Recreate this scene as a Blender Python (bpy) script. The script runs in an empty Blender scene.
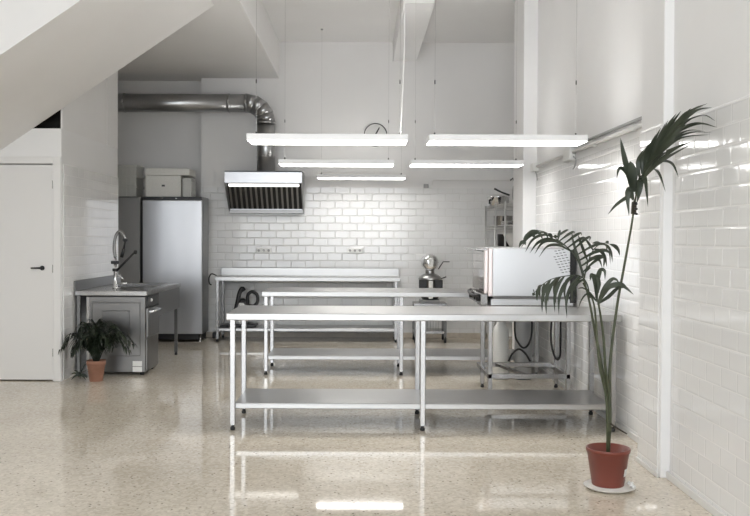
import bpy, bmesh, math, random
from mathutils import Vector as V, Matrix
PI = math.pi
random.seed(4)
S = bpy.context.scene
COL = S.collection

# ------------------------------------------------------------------ helpers
def newbm(): return bmesh.new()

def box(bm, x0, x1, y0, y1, z0, z1, bev=0.0, seg=1):
    b = bmesh.new()
    bmesh.ops.create_cube(b, size=1.0)
    for v in b.verts:
        v.co = V(((x0+x1)/2 + v.co.x*(x1-x0), (y0+y1)/2 + v.co.y*(y1-y0), (z0+z1)/2 + v.co.z*(z1-z0)))
    if bev > 0:
        bmesh.ops.bevel(b, geom=b.edges[:], offset=bev, segments=seg, affect='EDGES', profile=0.5)
    merge(bm, b)
    return bm

def merge(bm, b):
    m = bpy.data.meshes.new('tmp'); b.to_mesh(m); b.free(); bm.from_mesh(m); bpy.data.meshes.remove(m)

def tube(bm, pts, r, n=8, cap=True):
    pts = [V(p) for p in pts]
    rr = r if isinstance(r, (list, tuple)) else [r]*len(pts)
    rings = []
    up = None
    for i, p in enumerate(pts):
        t = (pts[min(i+1, len(pts)-1)] - pts[max(i-1, 0)]).normalized()
        if up is None:
            up = V((0, 0, 1)) if abs(t.z) < 0.9 else V((1, 0, 0))
        a = (up - t*up.dot(t)).normalized(); b_ = t.cross(a); up = a
        rings.append([bm.verts.new(p + (a*math.cos(2*PI*k/n) + b_*math.sin(2*PI*k/n))*rr[i]) for k in range(n)])
    for i in range(len(rings)-1):
        for k in range(n):
            f = bm.faces.new((rings[i][k], rings[i][(k+1) % n], rings[i+1][(k+1) % n], rings[i+1][k])); f.smooth = True
    if cap:
        bm.faces.new(rings[0][::-1]); bm.faces.new(rings[-1])
    return bm

def lathe(bm, c, prof, n=32, axis='Z'):
    """prof: list of (radius, height) from the point c along the axis"""
    c = V(c); rings = []
    def pt(r, h, a):
        ca, sa = math.cos(a)*r, math.sin(a)*r
        return c + (V((ca, sa, h)) if axis == 'Z' else V((ca, h, sa)) if axis == 'Y' else V((h, ca, sa)))
    for r, h in prof:
        rings.append([bm.verts.new(pt(max(r, 1e-5), h, 2*PI*k/n)) for k in range(n)])
    for i in range(len(rings)-1):
        for k in range(n):
            f = bm.faces.new((rings[i][k], rings[i][(k+1) % n], rings[i+1][(k+1) % n], rings[i+1][k])); f.smooth = True
    bm.faces.new(rings[0][::-1]); bm.faces.new(rings[-1])
    return bm

def prism(bm, poly, axis, a0, a1):
    """extrude a 2-D polygon along an axis; poly in the two remaining axes in order"""
    def mk(p, a):
        return V((a, p[0], p[1])) if axis == 'X' else V((p[0], a, p[1])) if axis == 'Y' else V((p[0], p[1], a))
    A = [bm.verts.new(mk(p, a0)) for p in poly]; B = [bm.verts.new(mk(p, a1)) for p in poly]
    bm.faces.new(A[::-1]); bm.faces.new(B)
    for i in range(len(poly)):
        j = (i+1) % len(poly); bm.faces.new((A[i], A[j], B[j], B[i]))
    return bm

def catmull(pts, n=6):
    pts = [V(p) for p in pts]; out = []
    P = [pts[0]*2-pts[1]] + pts + [pts[-1]*2-pts[-2]]
    for i in range(1, len(P)-2):
        for k in range(n):
            t = k/n; a, b, c, d = P[i-1], P[i], P[i+1], P[i+2]
            out.append(0.5*((2*b)+(c-a)*t+(2*a-5*b+4*c-d)*t*t+(3*b-a-3*c+d)*t**3))
    out.append(pts[-1]); return out

def world_of(o):
    v = V((0, 0, 0))
    while o is not None:
        v = v + o.location; o = o.parent
    return v

def obj(name, bm, m, parent=None, label=None, shift=True):
    """link a bmesh (given in world coordinates) as one mesh object"""
    bmesh.ops.recalc_face_normals(bm, faces=bm.faces[:])
    if parent is not None and shift:
        w = world_of(parent)
        for v in bm.verts: v.co -= w
    me = bpy.data.meshes.new(name); bm.to_mesh(me); bm.free()
    o = bpy.data.objects.new(name, me); COL.objects.link(o)
    me.materials.append(m)
    if parent is not None: o.parent = parent
    if label: o['label'] = label
    return o

def thing(name, label, cat, loc=(0, 0, 0), group=None):
    o = bpy.data.objects.new(name, None); COL.objects.link(o)
    o.location = loc; o.empty_display_size = 0.1
    o['label'] = label; o['category'] = cat
    if group: o['group'] = group
    return o

def tag(o, label, cat, group=None):
    o['label'] = label; o['category'] = cat
    if group: o['group'] = group
    return o

def single(name, bm, m, label, cat, group=None):
    """a one-mesh thing whose origin sits at its base"""
    zs = min(v.co.z for v in bm.verts); n = len(bm.verts)
    c = sum((v.co for v in bm.verts), V())/n; c.z = zs
    for v in bm.verts: v.co -= c
    o = obj(name, bm, m); o.location = c
    return tag(o, label, cat, group)

def struct(name, bm, m, parent=None):
    o = obj(name, bm, m, parent)
    if parent is None: o['kind'] = 'structure'
    return o

def copy_tree(o, parent=None):
    c = o.copy(); COL.objects.link(c); c.parent = parent
    for ch in list(o.children): copy_tree(ch, c)
    return c

# ------------------------------------------------------------------ materials
def mat(name, col=(.8, .8, .8), rough=.5, metal=0., emit=None, estr=1., spec=None):
    m = bpy.data.materials.new(name); m.use_nodes = True
    b = m.node_tree.nodes['Principled BSDF']
    b.inputs['Base Color'].default_value = (*col, 1); b.inputs['Roughness'].default_value = rough
    b.inputs['Metallic'].default_value = metal
    if spec is not None: b.inputs['Specular IOR Level'].default_value = spec
    if emit:
        b.inputs['Emission Color'].default_value = (*emit, 1); b.inputs['Emission Strength'].default_value = estr
    return m

def nodes(m): return m.node_tree.nodes, m.node_tree.links, m.node_tree.nodes['Principled BSDF']

def noisy(m, col_a, col_b, scale=4., rough=None, bump=0., detail=4., stretch=None):
    N, L, b = nodes(m)
    tc = N.new('ShaderNodeTexCoord'); nz = N.new('ShaderNodeTexNoise')
    nz.inputs['Scale'].default_value = scale; nz.inputs['Detail'].default_value = detail
    if stretch:
        mp = N.new('ShaderNodeMapping'); mp.inputs['Scale'].default_value = stretch
        L.new(tc.outputs['Object'], mp.inputs['Vector']); L.new(mp.outputs['Vector'], nz.inputs['Vector'])
    else: L.new(tc.outputs['Object'], nz.inputs['Vector'])
    r = N.new('ShaderNodeValToRGB')
    r.color_ramp.elements[0].position = .3; r.color_ramp.elements[1].position = .7
    r.color_ramp.elements[0].color = (*col_a, 1); r.color_ramp.elements[1].color = (*col_b, 1)
    L.new(nz.outputs['Fac'], r.inputs['Fac']); L.new(r.outputs['Color'], b.inputs['Base Color'])
    if rough:
        mr = N.new('ShaderNodeMapRange'); mr.inputs['To Min'].default_value = rough[0]; mr.inputs['To Max'].default_value = rough[1]
        L.new(nz.outputs['Fac'], mr.inputs['Value']); L.new(mr.outputs['Result'], b.inputs['Roughness'])
    if bump:
        bp = N.new('ShaderNodeBump'); bp.inputs['Strength'].default_value = bump; bp.inputs['Distance'].default_value = .01
        L.new(nz.outputs['Fac'], bp.inputs['Height']); L.new(bp.outputs['Normal'], b.inputs['Normal'])
    return m

def tile_mat(name, axis, w, h, x_off=0., z_off=0., col=(.80, .797, .79), grout=(.66, .65, .63), bump=.6):
    """bevelled metro tiles on a wall that runs along X ('X') or Y ('Y')"""
    m = mat(name, col, .1); N, L, b = nodes(m)
    tc = N.new('ShaderNodeTexCoord'); sp = N.new('ShaderNodeSeparateXYZ'); cb = N.new('ShaderNodeCombineXYZ')
    L.new(tc.outputs['Object'], sp.inputs[0])
    ax = N.new('ShaderNodeMath'); ax.inputs[1].default_value = x_off
    L.new(sp.outputs['X' if axis == 'X' else 'Y'], ax.inputs[0])
    az = N.new('ShaderNodeMath'); az.inputs[1].default_value = z_off
    L.new(sp.outputs['Z'], az.inputs[0])
    L.new(ax.outputs[0], cb.inputs['X']); L.new(az.outputs[0], cb.inputs['Y'])
    def brick(mort, smooth, c1, c2, cm):
        t = N.new('ShaderNodeTexBrick'); t.offset = .5; t.offset_frequency = 2
        t.inputs['Scale'].default_value = 1; t.inputs['Brick Width'].default_value = w; t.inputs['Row Height'].default_value = h
        t.inputs['Mortar Size'].default_value = mort; t.inputs['Mortar Smooth'].default_value = smooth
        t.inputs['Color1'].default_value = (*c1, 1); t.inputs['Color2'].default_value = (*c2, 1); t.inputs['Mortar'].default_value = (*cm, 1)
        t.inputs['Bias'].default_value = 0
        L.new(cb.outputs[0], t.inputs['Vector']); return t
    c2 = tuple(x*.965 for x in col)
    bc = brick(.0028, .3, col, c2, grout)
    L.new(bc.outputs['Color'], b.inputs['Base Color'])
    bh = brick(.013, .9, (1, 1, 1), (1, 1, 1), (0, 0, 0))
    nz = N.new('ShaderNodeTexNoise'); nz.inputs['Scale'].default_value = 5; L.new(tc.outputs['Object'], nz.inputs['Vector'])
    ad = N.new('ShaderNodeMath'); ad.operation = 'MULTIPLY_ADD'; ad.inputs[1].default_value = .35
    L.new(nz.outputs['Fac'], ad.inputs[0]); 
    inv = N.new('ShaderNodeMath'); inv.operation = 'SUBTRACT'; inv.inputs[0].default_value = 1; L.new(bh.outputs['Fac'], inv.inputs[1])
    L.new(inv.outputs[0], ad.inputs[2])
    bp = N.new('ShaderNodeBump'); bp.inputs['Strength'].default_value = bump; bp.inputs['Distance'].default_value = .004
    L.new(ad.outputs[0], bp.inputs['Height']); L.new(bp.outputs['Normal'], b.inputs['Normal'])
    mr = N.new('ShaderNodeMapRange'); mr.inputs['To Min'].default_value = .08; mr.inputs['To Max'].default_value = .6
    L.new(bc.outputs['Fac'], mr.inputs['Value']); L.new(mr.outputs['Result'], b.inputs['Roughness'])
    return m

M = {}
M['paint'] = noisy(mat('white_paint', rough=.6), (.80, .795, .79), (.83, .825, .82), 1.5, bump=.03)
M['paint_grey'] = noisy(mat('grey_white_paint', rough=.6), (.78, .77, .76), (.81, .80, .79), 1.2, bump=.03)
M['plaster'] = noisy(mat('stair_plaster', rough=.7), (.80, .79, .78), (.84, .83, .82), 1.0, bump=.02)
M['void'] = mat('bare_board_in_shade', (.02, .018, .016), .9)  # near-black for unpainted boards, with the void's shade put into the colour
M['tile_back'] = tile_mat('metro_tile_back', 'X', .216, .1098, .169, -.031)
M['tile_right'] = tile_mat('metro_tile_right', 'Y', .2003, .1047, .062, -.0624, grout=(.76, .75, .735), bump=.35)
M['tile_left'] = tile_mat('metro_tile_left', 'Y', .210, .1048, .05, .0, grout=(.70, .69, .67), bump=.2)
M['door'] = mat('door_paint', (.76, .75, .735), .4)
M['frame'] = mat('door_frame_paint', (.78, .77, .755), .45)
M['steel'] = noisy(mat('brushed_steel', rough=.27, metal=1), (.36, .352, .345), (.42, .412, .405), 1.2, rough=(.2, .3), detail=1.)
M['steel_top'] = noisy(mat('worktop_steel', rough=.3, metal=1), (.40, .395, .388), (.46, .454, .446), 1.2, rough=(.28, .38), stretch=(.6, 2, 2), detail=1.5)
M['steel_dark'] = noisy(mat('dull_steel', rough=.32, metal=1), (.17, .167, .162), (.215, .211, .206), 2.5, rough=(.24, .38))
M['steel_fridge'] = noisy(mat('fridge_steel', rough=.3, metal=1), (.44, .44, .45), (.50, .50, .51), 1.5, rough=(.27, .34), stretch=(3, 3, .6), detail=1.)
M['fridge_grey'] = mat('grey_fridge_door', (.27, .27, .27), .4)
M['galv'] = noisy(mat('galvanised_duct', rough=.3, metal=1), (.36, .36, .36), (.46, .46, .46), 2., rough=(.26, .34), detail=1.)
M['zinc'] = mat('zinc_wire', (.62, .62, .61), .4, .7)
M['chrome'] = mat('chrome', (.75, .75, .75), .1, 1)
M['black'] = mat('black_plastic', (.012, .012, .013), .4)
M['rubber'] = mat('black_rubber', (.02, .02, .02), .7)
M['grey_plastic'] = mat('grey_plastic', (.35, .35, .35), .5)
M['white_plastic'] = mat('white_plastic', (.78, .78, .76), .4)
M['clear_plastic'] = mat('milky_plastic', (.55, .55, .52), .4)
M['styro'] = noisy(mat('polystyrene', rough=.8), (.70, .69, .65), (.76, .75, .71), 60., bump=.1)
M['lamp'] = mat('led_diffuser', (1, 1, 1), .5, emit=(1, .985, .96), estr=10.)
M['ceiling_fill'] = mat('added_ceiling_glow', (1, 1, 1), .5, emit=(1, .985, .96), estr=11.)  # added glow that brightens the ceiling, not a known part of the lamps
M['hoodlamp'] = mat('hood_lamp_glass', (1, 1, 1), .4, emit=(1, .97, .92), estr=1.7)
M['lamp_body'] = mat('lamp_white_metal', (.86, .86, .86), .35)
M['wire'] = mat('steel_wire', (.30, .30, .29), .7)
M['cord'] = mat('white_cord', (.75, .74, .72), .5)
M['baffle'] = mat('baffle_steel', (.42, .41, .395), .3, 1)
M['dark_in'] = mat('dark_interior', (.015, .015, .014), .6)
M['glass_dark'] = mat('oven_glass', (.30, .27, .25), .06, .35)
M['oven_side'] = noisy(mat('oven_panel', rough=.34, metal=1), (.56, .565, .575), (.60, .605, .615), 1., rough=(.32, .40))
M['pink'] = mat('door_frame_steel', (.74, .66, .64), .3, .8)
M['terracotta'] = noisy(mat('terracotta', rough=.8), (.30, .15, .10), (.36, .185, .125), 14., bump=.1)
M['red_pot'] = noisy(mat('red_brown_plastic', rough=.38), (.17, .040, .026), (.205, .050, .033), 3.)
M['saucer'] = mat('white_saucer', (.74, .72, .68), .35)
M['soil'] = noisy(mat('soil', rough=.95), (.02, .013, .008), (.06, .04, .025), 60., bump=.6)
M['leaf'] = noisy(mat('palm_leaf', rough=.42), (.024, .032, .019), (.048, .060, .038), 9.)
M['leaf_dark'] = noisy(mat('small_palm_leaf', rough=.5), (.006, .012, .005), (.014, .024, .009), 12.)
M['stem'] = noisy(mat('palm_stem', rough=.5), (.036, .044, .018), (.062, .070, .032), 14.)
M['stem_dark'] = mat('dry_stalk', (.035, .028, .018), .7)
M['paper'] = mat('white_sticker', (.80, .80, .78), .6)
M['skirt'] = mat('white_skirting', (.72, .71, .69), .4)
M['skirt_stone'] = noisy(mat('stone_skirting', rough=.3), (.52, .46, .385), (.60, .54, .46), 20.)
M['clock_face'] = mat('clock_face', (.66, .655, .64), .5)

# terrazzo floor
fm = mat('terrazzo', (.6, .52, .42), .1); N, L, b = nodes(fm)
tc = N.new('ShaderNodeTexCoord')
def vor(scale):
    v = N.new('ShaderNodeTexVoronoi'); v.inputs['Scale'].default_value = scale; L.new(tc.outputs['Object'], v.inputs['Vector']); return v
def ramp(src, stops):
    r = N.new('ShaderNodeValToRGB'); r.color_ramp.interpolation = 'LINEAR'
    while len(r.color_ramp.elements) < len(stops): r.color_ramp.elements.new(.5)
    for e, (p, c) in zip(r.color_ramp.elements, stops): e.position = p; e.color = (*c, 1)
    L.new(src, r.inputs['Fac']); return r
def mix(fac, a, c, mode='MIX'):
    x = N.new('ShaderNodeMix'); x.data_type = 'RGBA'; x.blend_type = mode
    if isinstance(fac, float): x.inputs['Factor'].default_value = fac
    else: L.new(fac, x.inputs['Factor'])
    for s, k in ((a, 'A'), (c, 'B')):
        i = [q for q in x.inputs if q.name == k and q.type == 'RGBA'][0]
        if isinstance(s, tuple): i.default_value = (*s, 1)
        else: L.new(s, i)
    return [q for q in x.outputs if q.type == 'RGBA'][0]
nz = N.new('ShaderNodeTexNoise'); nz.inputs['Scale'].default_value = 1.3; nz.inputs['Detail'].default_value = 3; L.new(tc.outputs['Object'], nz.inputs['Vector'])
base = ramp(nz.outputs['Fac'], [(.3, (.685, .630, .545)), (.7, (.75, .695, .61))]).outputs['Color']
v1 = vor(60.); v1r = ramp(v1.outputs['Color'], [(.0, (.70, .66, .60)), (1., (1.10, 1.09, 1.06))])
base = mix(.8, base, v1r.outputs['Color'], 'MULTIPLY')
v2 = vor(30.); chips = ramp(v2.outputs['Distance'], [(.14, (1, 1, 1)), (.25, (0, 0, 0))])
sel = ramp(v2.outputs['Color'], [(.66, (0, 0, 0)), (.70, (.85, .85, .85))])
cm = N.new('ShaderNodeMath'); cm.operation = 'MULTIPLY'; L.new(chips.outputs['Color'], cm.inputs[0]); L.new(sel.outputs['Color'], cm.inputs[1])
base = mix(cm.outputs[0], base, (.10, .08, .06))
v3 = vor(17.); chip3 = ramp(v3.outputs['Distance'], [(.16, (1, 1, 1)), (.24, (0, 0, 0))])
sel3 = ramp(v3.outputs['Color'], [(.60, (0, 0, 0)), (.64, (.7, .7, .7))])
cm3 = N.new('ShaderNodeMath'); cm3.operation = 'MULTIPLY'; L.new(chip3.outputs['Color'], cm3.inputs[0]); L.new(sel3.outputs['Color'], cm3.inputs[1])
base = mix(cm3.outputs[0], base, (.70, .64, .54))
jt = N.new('ShaderNodeTexBrick'); jt.offset = 0; jt.inputs['Scale'].default_value = 1
for k, v_ in (('Brick Width', .4), ('Row Height', .4), ('Mortar Size', .0022), ('Mortar Smooth', .4)): jt.inputs[k].default_value = v_
jt.inputs['Color1'].default_value = (1, 1, 1, 1); jt.inputs['Color2'].default_value = (.955, .95, .945, 1); jt.inputs['Mortar'].default_value = (.90, .885, .86, 1)
L.new(tc.outputs['Object'], jt.inputs['Vector'])
base = mix(1., base, jt.outputs['Color'], 'MULTIPLY')
L.new(base, b.inputs['Base Color'])
mr = N.new('ShaderNodeMapRange'); mr.inputs['To Min'].default_value = .025; mr.inputs['To Max'].default_value = .07
L.new(nz.outputs['Fac'], mr.inputs['Value']); L.new(mr.outputs['Result'], b.inputs['Roughness'])
b.inputs['Specular IOR Level'].default_value = .65
M['floor'] = fm

# ------------------------------------------------------------------ the room
XL, XN, XR, XP, YB, ZC, YF = -4.3, 1.885, 2.0, 1.835, 13.1, 4.335, -2.5
TT = 2.2                                   # top of the tiling
struct('floor', box(newbm(), XL-.2, 2.7, YF-.2, 13.7, -.12, 0), M['floor'])
struct('ceiling', box(newbm(), XL-.2, 2.7, YF-.2, 13.7, ZC, ZC+.15), M['paint_grey'])
w = struct('wall_back', box(box(newbm(), -2.355, 2.7, YB, YB+.5, 0, ZC), XL-.2, -2.355, YB+.25, YB+.5, 0, ZC), M['paint_grey'])
struct('tiling', box(newbm(), -2.355, 2.45, YB-.01, YB, 0, TT), M['tile_back'], w)
struct('baseboard_back', box(newbm(), -2.355, 2.45, YB-.022, YB-.01, 0, .075, .003), M['skirt_stone'])
w = struct('wall_right', box(newbm(), XN+.008, XN+.8, YF, 5.42, 0, ZC), M['paint'])
struct('tiling', box(newbm(), XN, XN+.008, YF, 5.36, 0, 2.165), M['tile_right'], w)
struct('baseboard_right', box(newbm(), XN-.014, XN, YF, 5.42, 0, .045, .003), M['skirt'])
w = struct('pillar_right', box(newbm(), XP, XN+.8, 5.42, 5.85, 0, ZC, .006), M['paint'])
struct('tiling', box(newbm(), XP-.006, XP, 5.46, 5.845, 0, 2.165), M['tile_right'], w)
struct('trim_1', box(newbm(), XP-.018, XP-.006, 5.425, 5.85, 0, .03, .003), M['skirt'])
w = struct('wall_right_rear', box(newbm(), XR+.008, XN+.8, 5.85, 10.2, 0, ZC), M['paint'])
struct('tiling', box(newbm(), XR, XR+.008, 5.85, 10.2, 0, TT), M['tile_right'], w)
struct('trim_2', box(newbm(), XR-.014, XR, 5.86, 10.19, 0, .045, .003), M['skirt'])
struct('pillar_rear', box(newbm(), 1.85, 2.67, 10.2, 10.85, 0, ZC, .006), M['paint'])
struct('wall_right_niche', box(newbm(), 2.45, 2.67, 10.85, YB, 0, ZC), M['paint'])
struct('beam', box(newbm(), .455, .80, 9.87, YB, 4.057, ZC, .004), M['paint'])
struct('ceiling_soffit', box(newbm(), XL, -1.21, 8.4, YB+.25, 3.80, ZC, .004), M['paint_grey'])
struct('wall_left', box(newbm(), XL-.2, XL, YF, YB+.5, 0, ZC), M['paint'])
# front wall with the wide shop window behind the camera
fw = newbm()
box(fw, XL-.2, -4.0, YF-.2, YF, 0, ZC); box(fw, 1.6, 2.7, YF-.2, YF, 0, ZC)
box(fw, -4.0, 1.6, YF-.2, YF, 3.9, ZC); box(fw, -4.0, 1.6, YF-.2, YF, 0, .15)
struct('wall_front', fw, M['paint'])
fr = newbm()
for x in (-4.0, -2.15, -.28, 1.54): box(fr, x, x+.06, YF-.13, YF-.05, .15, 3.9, .004)
box(fr, -4.0, 1.6, YF-.13, YF-.05, .15, .21, .004); box(fr, -4.0, 1.6, YF-.13, YF-.05, 2.6, 2.66, .004); box(fr, -4.0, 1.6, YF-.13, YF-.05, 3.84, 3.9, .004)
struct('window_1', fr, M['grey_plastic'])

# the closet block under the stairs, with its door
bl = newbm(); box(bl, -3.12, -3.03, 9.0, 11.08, 0, 2.555)
box(bl, XL, -3.12, 9.0, 9.1, 2.2, 2.555); box(bl, XL, -4.02, 9.0, 9.1, 0, 2.2)
box(bl, XL, -3.12, 10.98, 11.08, 0, 2.555); box(bl, XL, -3.12, 9.1, 10.98, 2.455, 2.555)
w = struct('wall_left_closet', bl, M['paint'])
struct('tiling', box(newbm(), -3.03, -3.022, 9.05, 11.08, 0, TT), M['tile_left'], w)
up = newbm(); box(up, -3.045, -3.028, 9.03, 10.6, 2.555, 3.80); box(up, -3.12, -3.02, 10.6, 11.05, 2.555, 3.80)
box(up, XL, -3.12, 10.95, 11.05, 2.555, 3.80)
struct('wall_left_upper', up, M['paint_grey'])
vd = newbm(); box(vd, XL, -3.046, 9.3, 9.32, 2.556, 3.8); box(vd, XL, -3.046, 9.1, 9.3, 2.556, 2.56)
struct('wall_left_void', vd, M['void'])  # dark sheet just inside the opening, standing for the deep void's shade
d = struct('door_1', box(newbm(), -4.0, -3.118, 9.006, 9.05, .012, 2.19, .002), M['door'])
hb = newbm(); lathe(hb, (-3.225, 9.006, 1.146), [(.024, 0), (.024, -.008), (.010, -.010), (.010, -.04)], 16, 'Y')
tube(hb, [(-3.225, 8.962, 1.146), (-3.26, 8.958, 1.147), (-3.325, 8.962, 1.146)], [.010, .009, .008], 8)
obj('handle', hb, M['black'], d)
for z in (.25, 1.1, 1.95): obj('hinge', tube(newbm(), [(-3.116, 9.0, z), (-3.116, 9.0, z+.08)], .006, 8), M['steel'], d)
jf = newbm(); box(jf, -3.112, -3.035, 8.988, 9.0, 0, 2.27, .003); box(jf, XL, -3.112, 8.988, 9.0, 2.2, 2.27, .003)
struct('trim_3', jf, M['frame'])

# staircase flight rising to the right across the upper left corner
st = newbm()
def zs(x): return 2.328 + .681*(x+3.65)
prism(st, [(XL, zs(XL)), (-1.25, zs(-1.25)), (-1.25, zs(-1.25)+.28), (XL, zs(XL)+.28)], 'Y', 7.1, 9.0)
prism(st, [(XL, zs(XL)), (-1.25, zs(-1.25)), (-1.25, 4.33), (XL, 4.33)], 'Y', 7.0, 7.1)
struct('staircase', st, M['plaster'])

# ------------------------------------------------------------------ steel work tables
def square_leg(T, x, y, z0, z1, s=.04, foot=True, m='steel'):
    lg = obj('leg', box(newbm(), x-s/2, x+s/2, y-s/2, y+s/2, z0+(.035 if foot else 0), z1, .004), M[m], T)
    if foot:
        f = newbm(); lathe(f, (x, y, z0), [(.016, 0), (.019, .004), (.019, .02), (.013, .024), (.013, .036)], 12)
        obj('foot', f, M['black'], lg, 'black plastic foot')
    return lg

def worktop(T, x0, x1, y0, y1, z, th=.053):
    bm = box(newbm(), x0, x1, y0, y1, z-th, z, .006, 2)
    return obj('tabletop', bm, M['steel_top'], T)

def shelf(T, x0, x1, y0, y1, z, th=.042):
    bm = newbm(); box(bm, x0, x1, y0, y1, z-.012, z, .003)
    box(bm, x0, x1, y0, y0+.012, z-th, z-.002, .003); box(bm, x0, x1, y1-.012, y1, z-th, z-.002, .003)
    box(bm, x0, x0+.012, y0, y1, z-th, z-.002, .003); box(bm, x1-.012, x1, y0, y1, z-th, z-.002, .003)
    return obj('shelf', bm, M['steel_top'], T)

def long_table(x0, y0, label):
    L_, D = 2.98, .80
    T = thing('work_table', label, 'table', (x0+L_/2, y0+D/2, 0), 'long steel work tables')
    worktop(T, x0, x0+L_, y0, y0+D, .892)
    for lx in (.045, 1.488, 2.935):
        for ly in (.055, .70): square_leg(T, x0+lx, y0+ly, 0, .84)
    shelf(T, x0+.06, x0+L_-.06, y0+.06, y0+.71, .205)
    rl = newbm(); box(rl, x0+.05, x0+L_-.05, y0+.70, y0+.725, .80, .84, .002)
    obj('rail', rl, M['steel'], T)
    return T
T1 = long_table(-1.015, 6.69, 'nearest stainless steel work table with a low shelf, standing beside the tall palm')
T2 = copy_tree(T1); T2.location = (-1.055+1.49, 9.43+.4, 0)
T2['label'] = 'middle steel work table standing between the nearest table and the wall bench'

B = thing('wall_bench', 'steel bench with upstand against the tiled back wall', 'table', (-.75, 12.77, 0))
worktop(B, -2.05, .555, 12.47, 13.07, .912, .058)
obj('splashback', box(newbm(), -2.05, .555, 13.05, 13.075, .905, 1.02, .003), M['steel_top'], B)
for x in (-2.015, .495):
    for y in (12.50, 13.0): square_leg(B, x, y, 0, .86)
shelf(B, -2.02, .50, 12.49, 13.02, .192)

# ------------------------------------------------------------------ ceiling lights
def led_panel(x0, y0, z, label, anchor, L_=1.21):
    W, H_ = .32, .052
    T = thing('led_panel_light', label, 'ceiling light', (x0+L_/2, y0+W/2, z), 'suspended LED panels')
    hs = newbm(); box(hs, x0, x0+L_, y0, y0+W, z+.004, z+H_, .004)
    obj('housing', hs, M['lamp_body'], T)
    obj('diffuser', box(newbm(), x0+.006, x0+L_-.006, y0+.006, y0+W-.006, z, z+.006, .002), M['lamp'], T)
    obj('added_uplight', box(newbm(), x0+.03, x0+L_-.03, y0+.10, y0+W-.10, z+H_+.0002, z+H_+.004), M['ceiling_fill'], T)  # unseen glowing strip added on top to light the ceiling
    for sx in (.055, L_-.055):
        wb = newbm(); px, py = x0+sx, y0+W/2
        tube(wb, [(px, py, z+H_), (px, py, anchor)], .0008, 5)
        o = obj('suspension_wire', wb, M['wire'], T)
        gb = newbm(); lathe(gb, (px, py, z+H_), [(.014, 0), (.014, .012), (.006, .018), (.006, .03)], 12)
        obj('gripper', gb, M['black'], o, 'dark wire gripper')
        gb = newbm(); lathe(gb, (px, py, z+H_+.40), [(.003, 0), (.0045, .004), (.0045, .028), (.002, .034)], 8)
        obj('stop', gb, M['black'], o, 'dark wire stop')
        gb = newbm(); lathe(gb, (px, py, anchor-.02), [(.006, 0), (.018, .012), (.018, .02)], 12)
        obj('ceiling_cup', gb, M['grey_plastic'], o)
    return T
P0 = led_panel(-.862, 6.67, 2.19, 'LED panel over the nearest table, the one with the white power cord at its end', ZC)
pc = newbm(); tube(pc, catmull([(.30, 6.86, 2.242), (.31, 6.86, 2.5), (.325, 6.84, 3.0), (.32, 6.85, 3.7), (.335, 6.83, ZC)], 5), .004, 8)
obj('power_cord', pc, M['cord'], P0)
led_panel(.505, 6.67, 2.19, 'LED panel over the nearest table, beside the right wall pipe', ZC, 1.19)
led_panel(-.868, 9.3, 2.232, 'LED panel over the middle table, level with the extractor hood top', ZC)
led_panel(.515, 9.3, 2.232, 'LED panel over the middle table, closest to the white rear pillar', ZC, 1.18)
led_panel(-.605, 12.12, 2.28, 'farthest LED panel, hanging alone over the wall bench', ZC)

# ------------------------------------------------------------------ extractor hood and duct
Hd = thing('extractor_hood', 'wide steel extractor hood with dark baffle filters on the back wall', 'range hood', (-1.39, 12.8, 1.815))
hx0, hx1 = -1.93, -.835
hb = newbm()
box(hb, hx0, hx1, 12.55, 12.57, 2.235, 2.405, .003)                       # front band
box(hb, hx0, hx1, 12.55, 13.075, 2.385, 2.405, .002)                      # top
prism(hb, [(12.56, 2.24), (12.56, 2.40), (13.08, 2.40), (13.08, 1.82), (13.02, 1.82)], 'X', hx0, hx0+.018)
prism(hb, [(12.56, 2.24), (12.56, 2.40), (13.08, 2.40), (13.08, 1.82), (13.02, 1.82)], 'X', hx1-.018, hx1)
box(hb, hx0, hx1, 13.06, 13.08, 1.82, 2.40, .002)
obj('canopy', hb, M['steel_fridge'], Hd)
gb = newbm(); box(gb, hx0+.004, hx1-.004, 12.985, 13.06, 1.818, 1.872, .003)
obj('grease_tray', gb, M['steel_dark'], Hd)
obj('lamp_strip', box(newbm(), hx0+.05, hx1-.05, 12.60, 12.70, 2.19, 2.225, .004), M['hoodlamp'], Hd)
ib = newbm(); prism(ib, [(12.70, 2.235), (12.74, 2.235), (13.04, 1.89), (13.0, 1.885)], 'X', hx0+.02, hx1-.02)
obj('filter_backing', ib, M['dark_in'], Hd)
nb = 14; wd = (hx1-hx0-.06)/nb
for k in range(nb):
    x = hx0+.03+wd*k; fb = newbm()
    prism(fb, [(12.675, 2.225), (12.70, 2.232), (12.995, 1.892), (12.972, 1.885)], 'X', x+wd*.12, x+wd*.46)
    obj('baffle', fb, M['baffle'], Hd)

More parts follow.
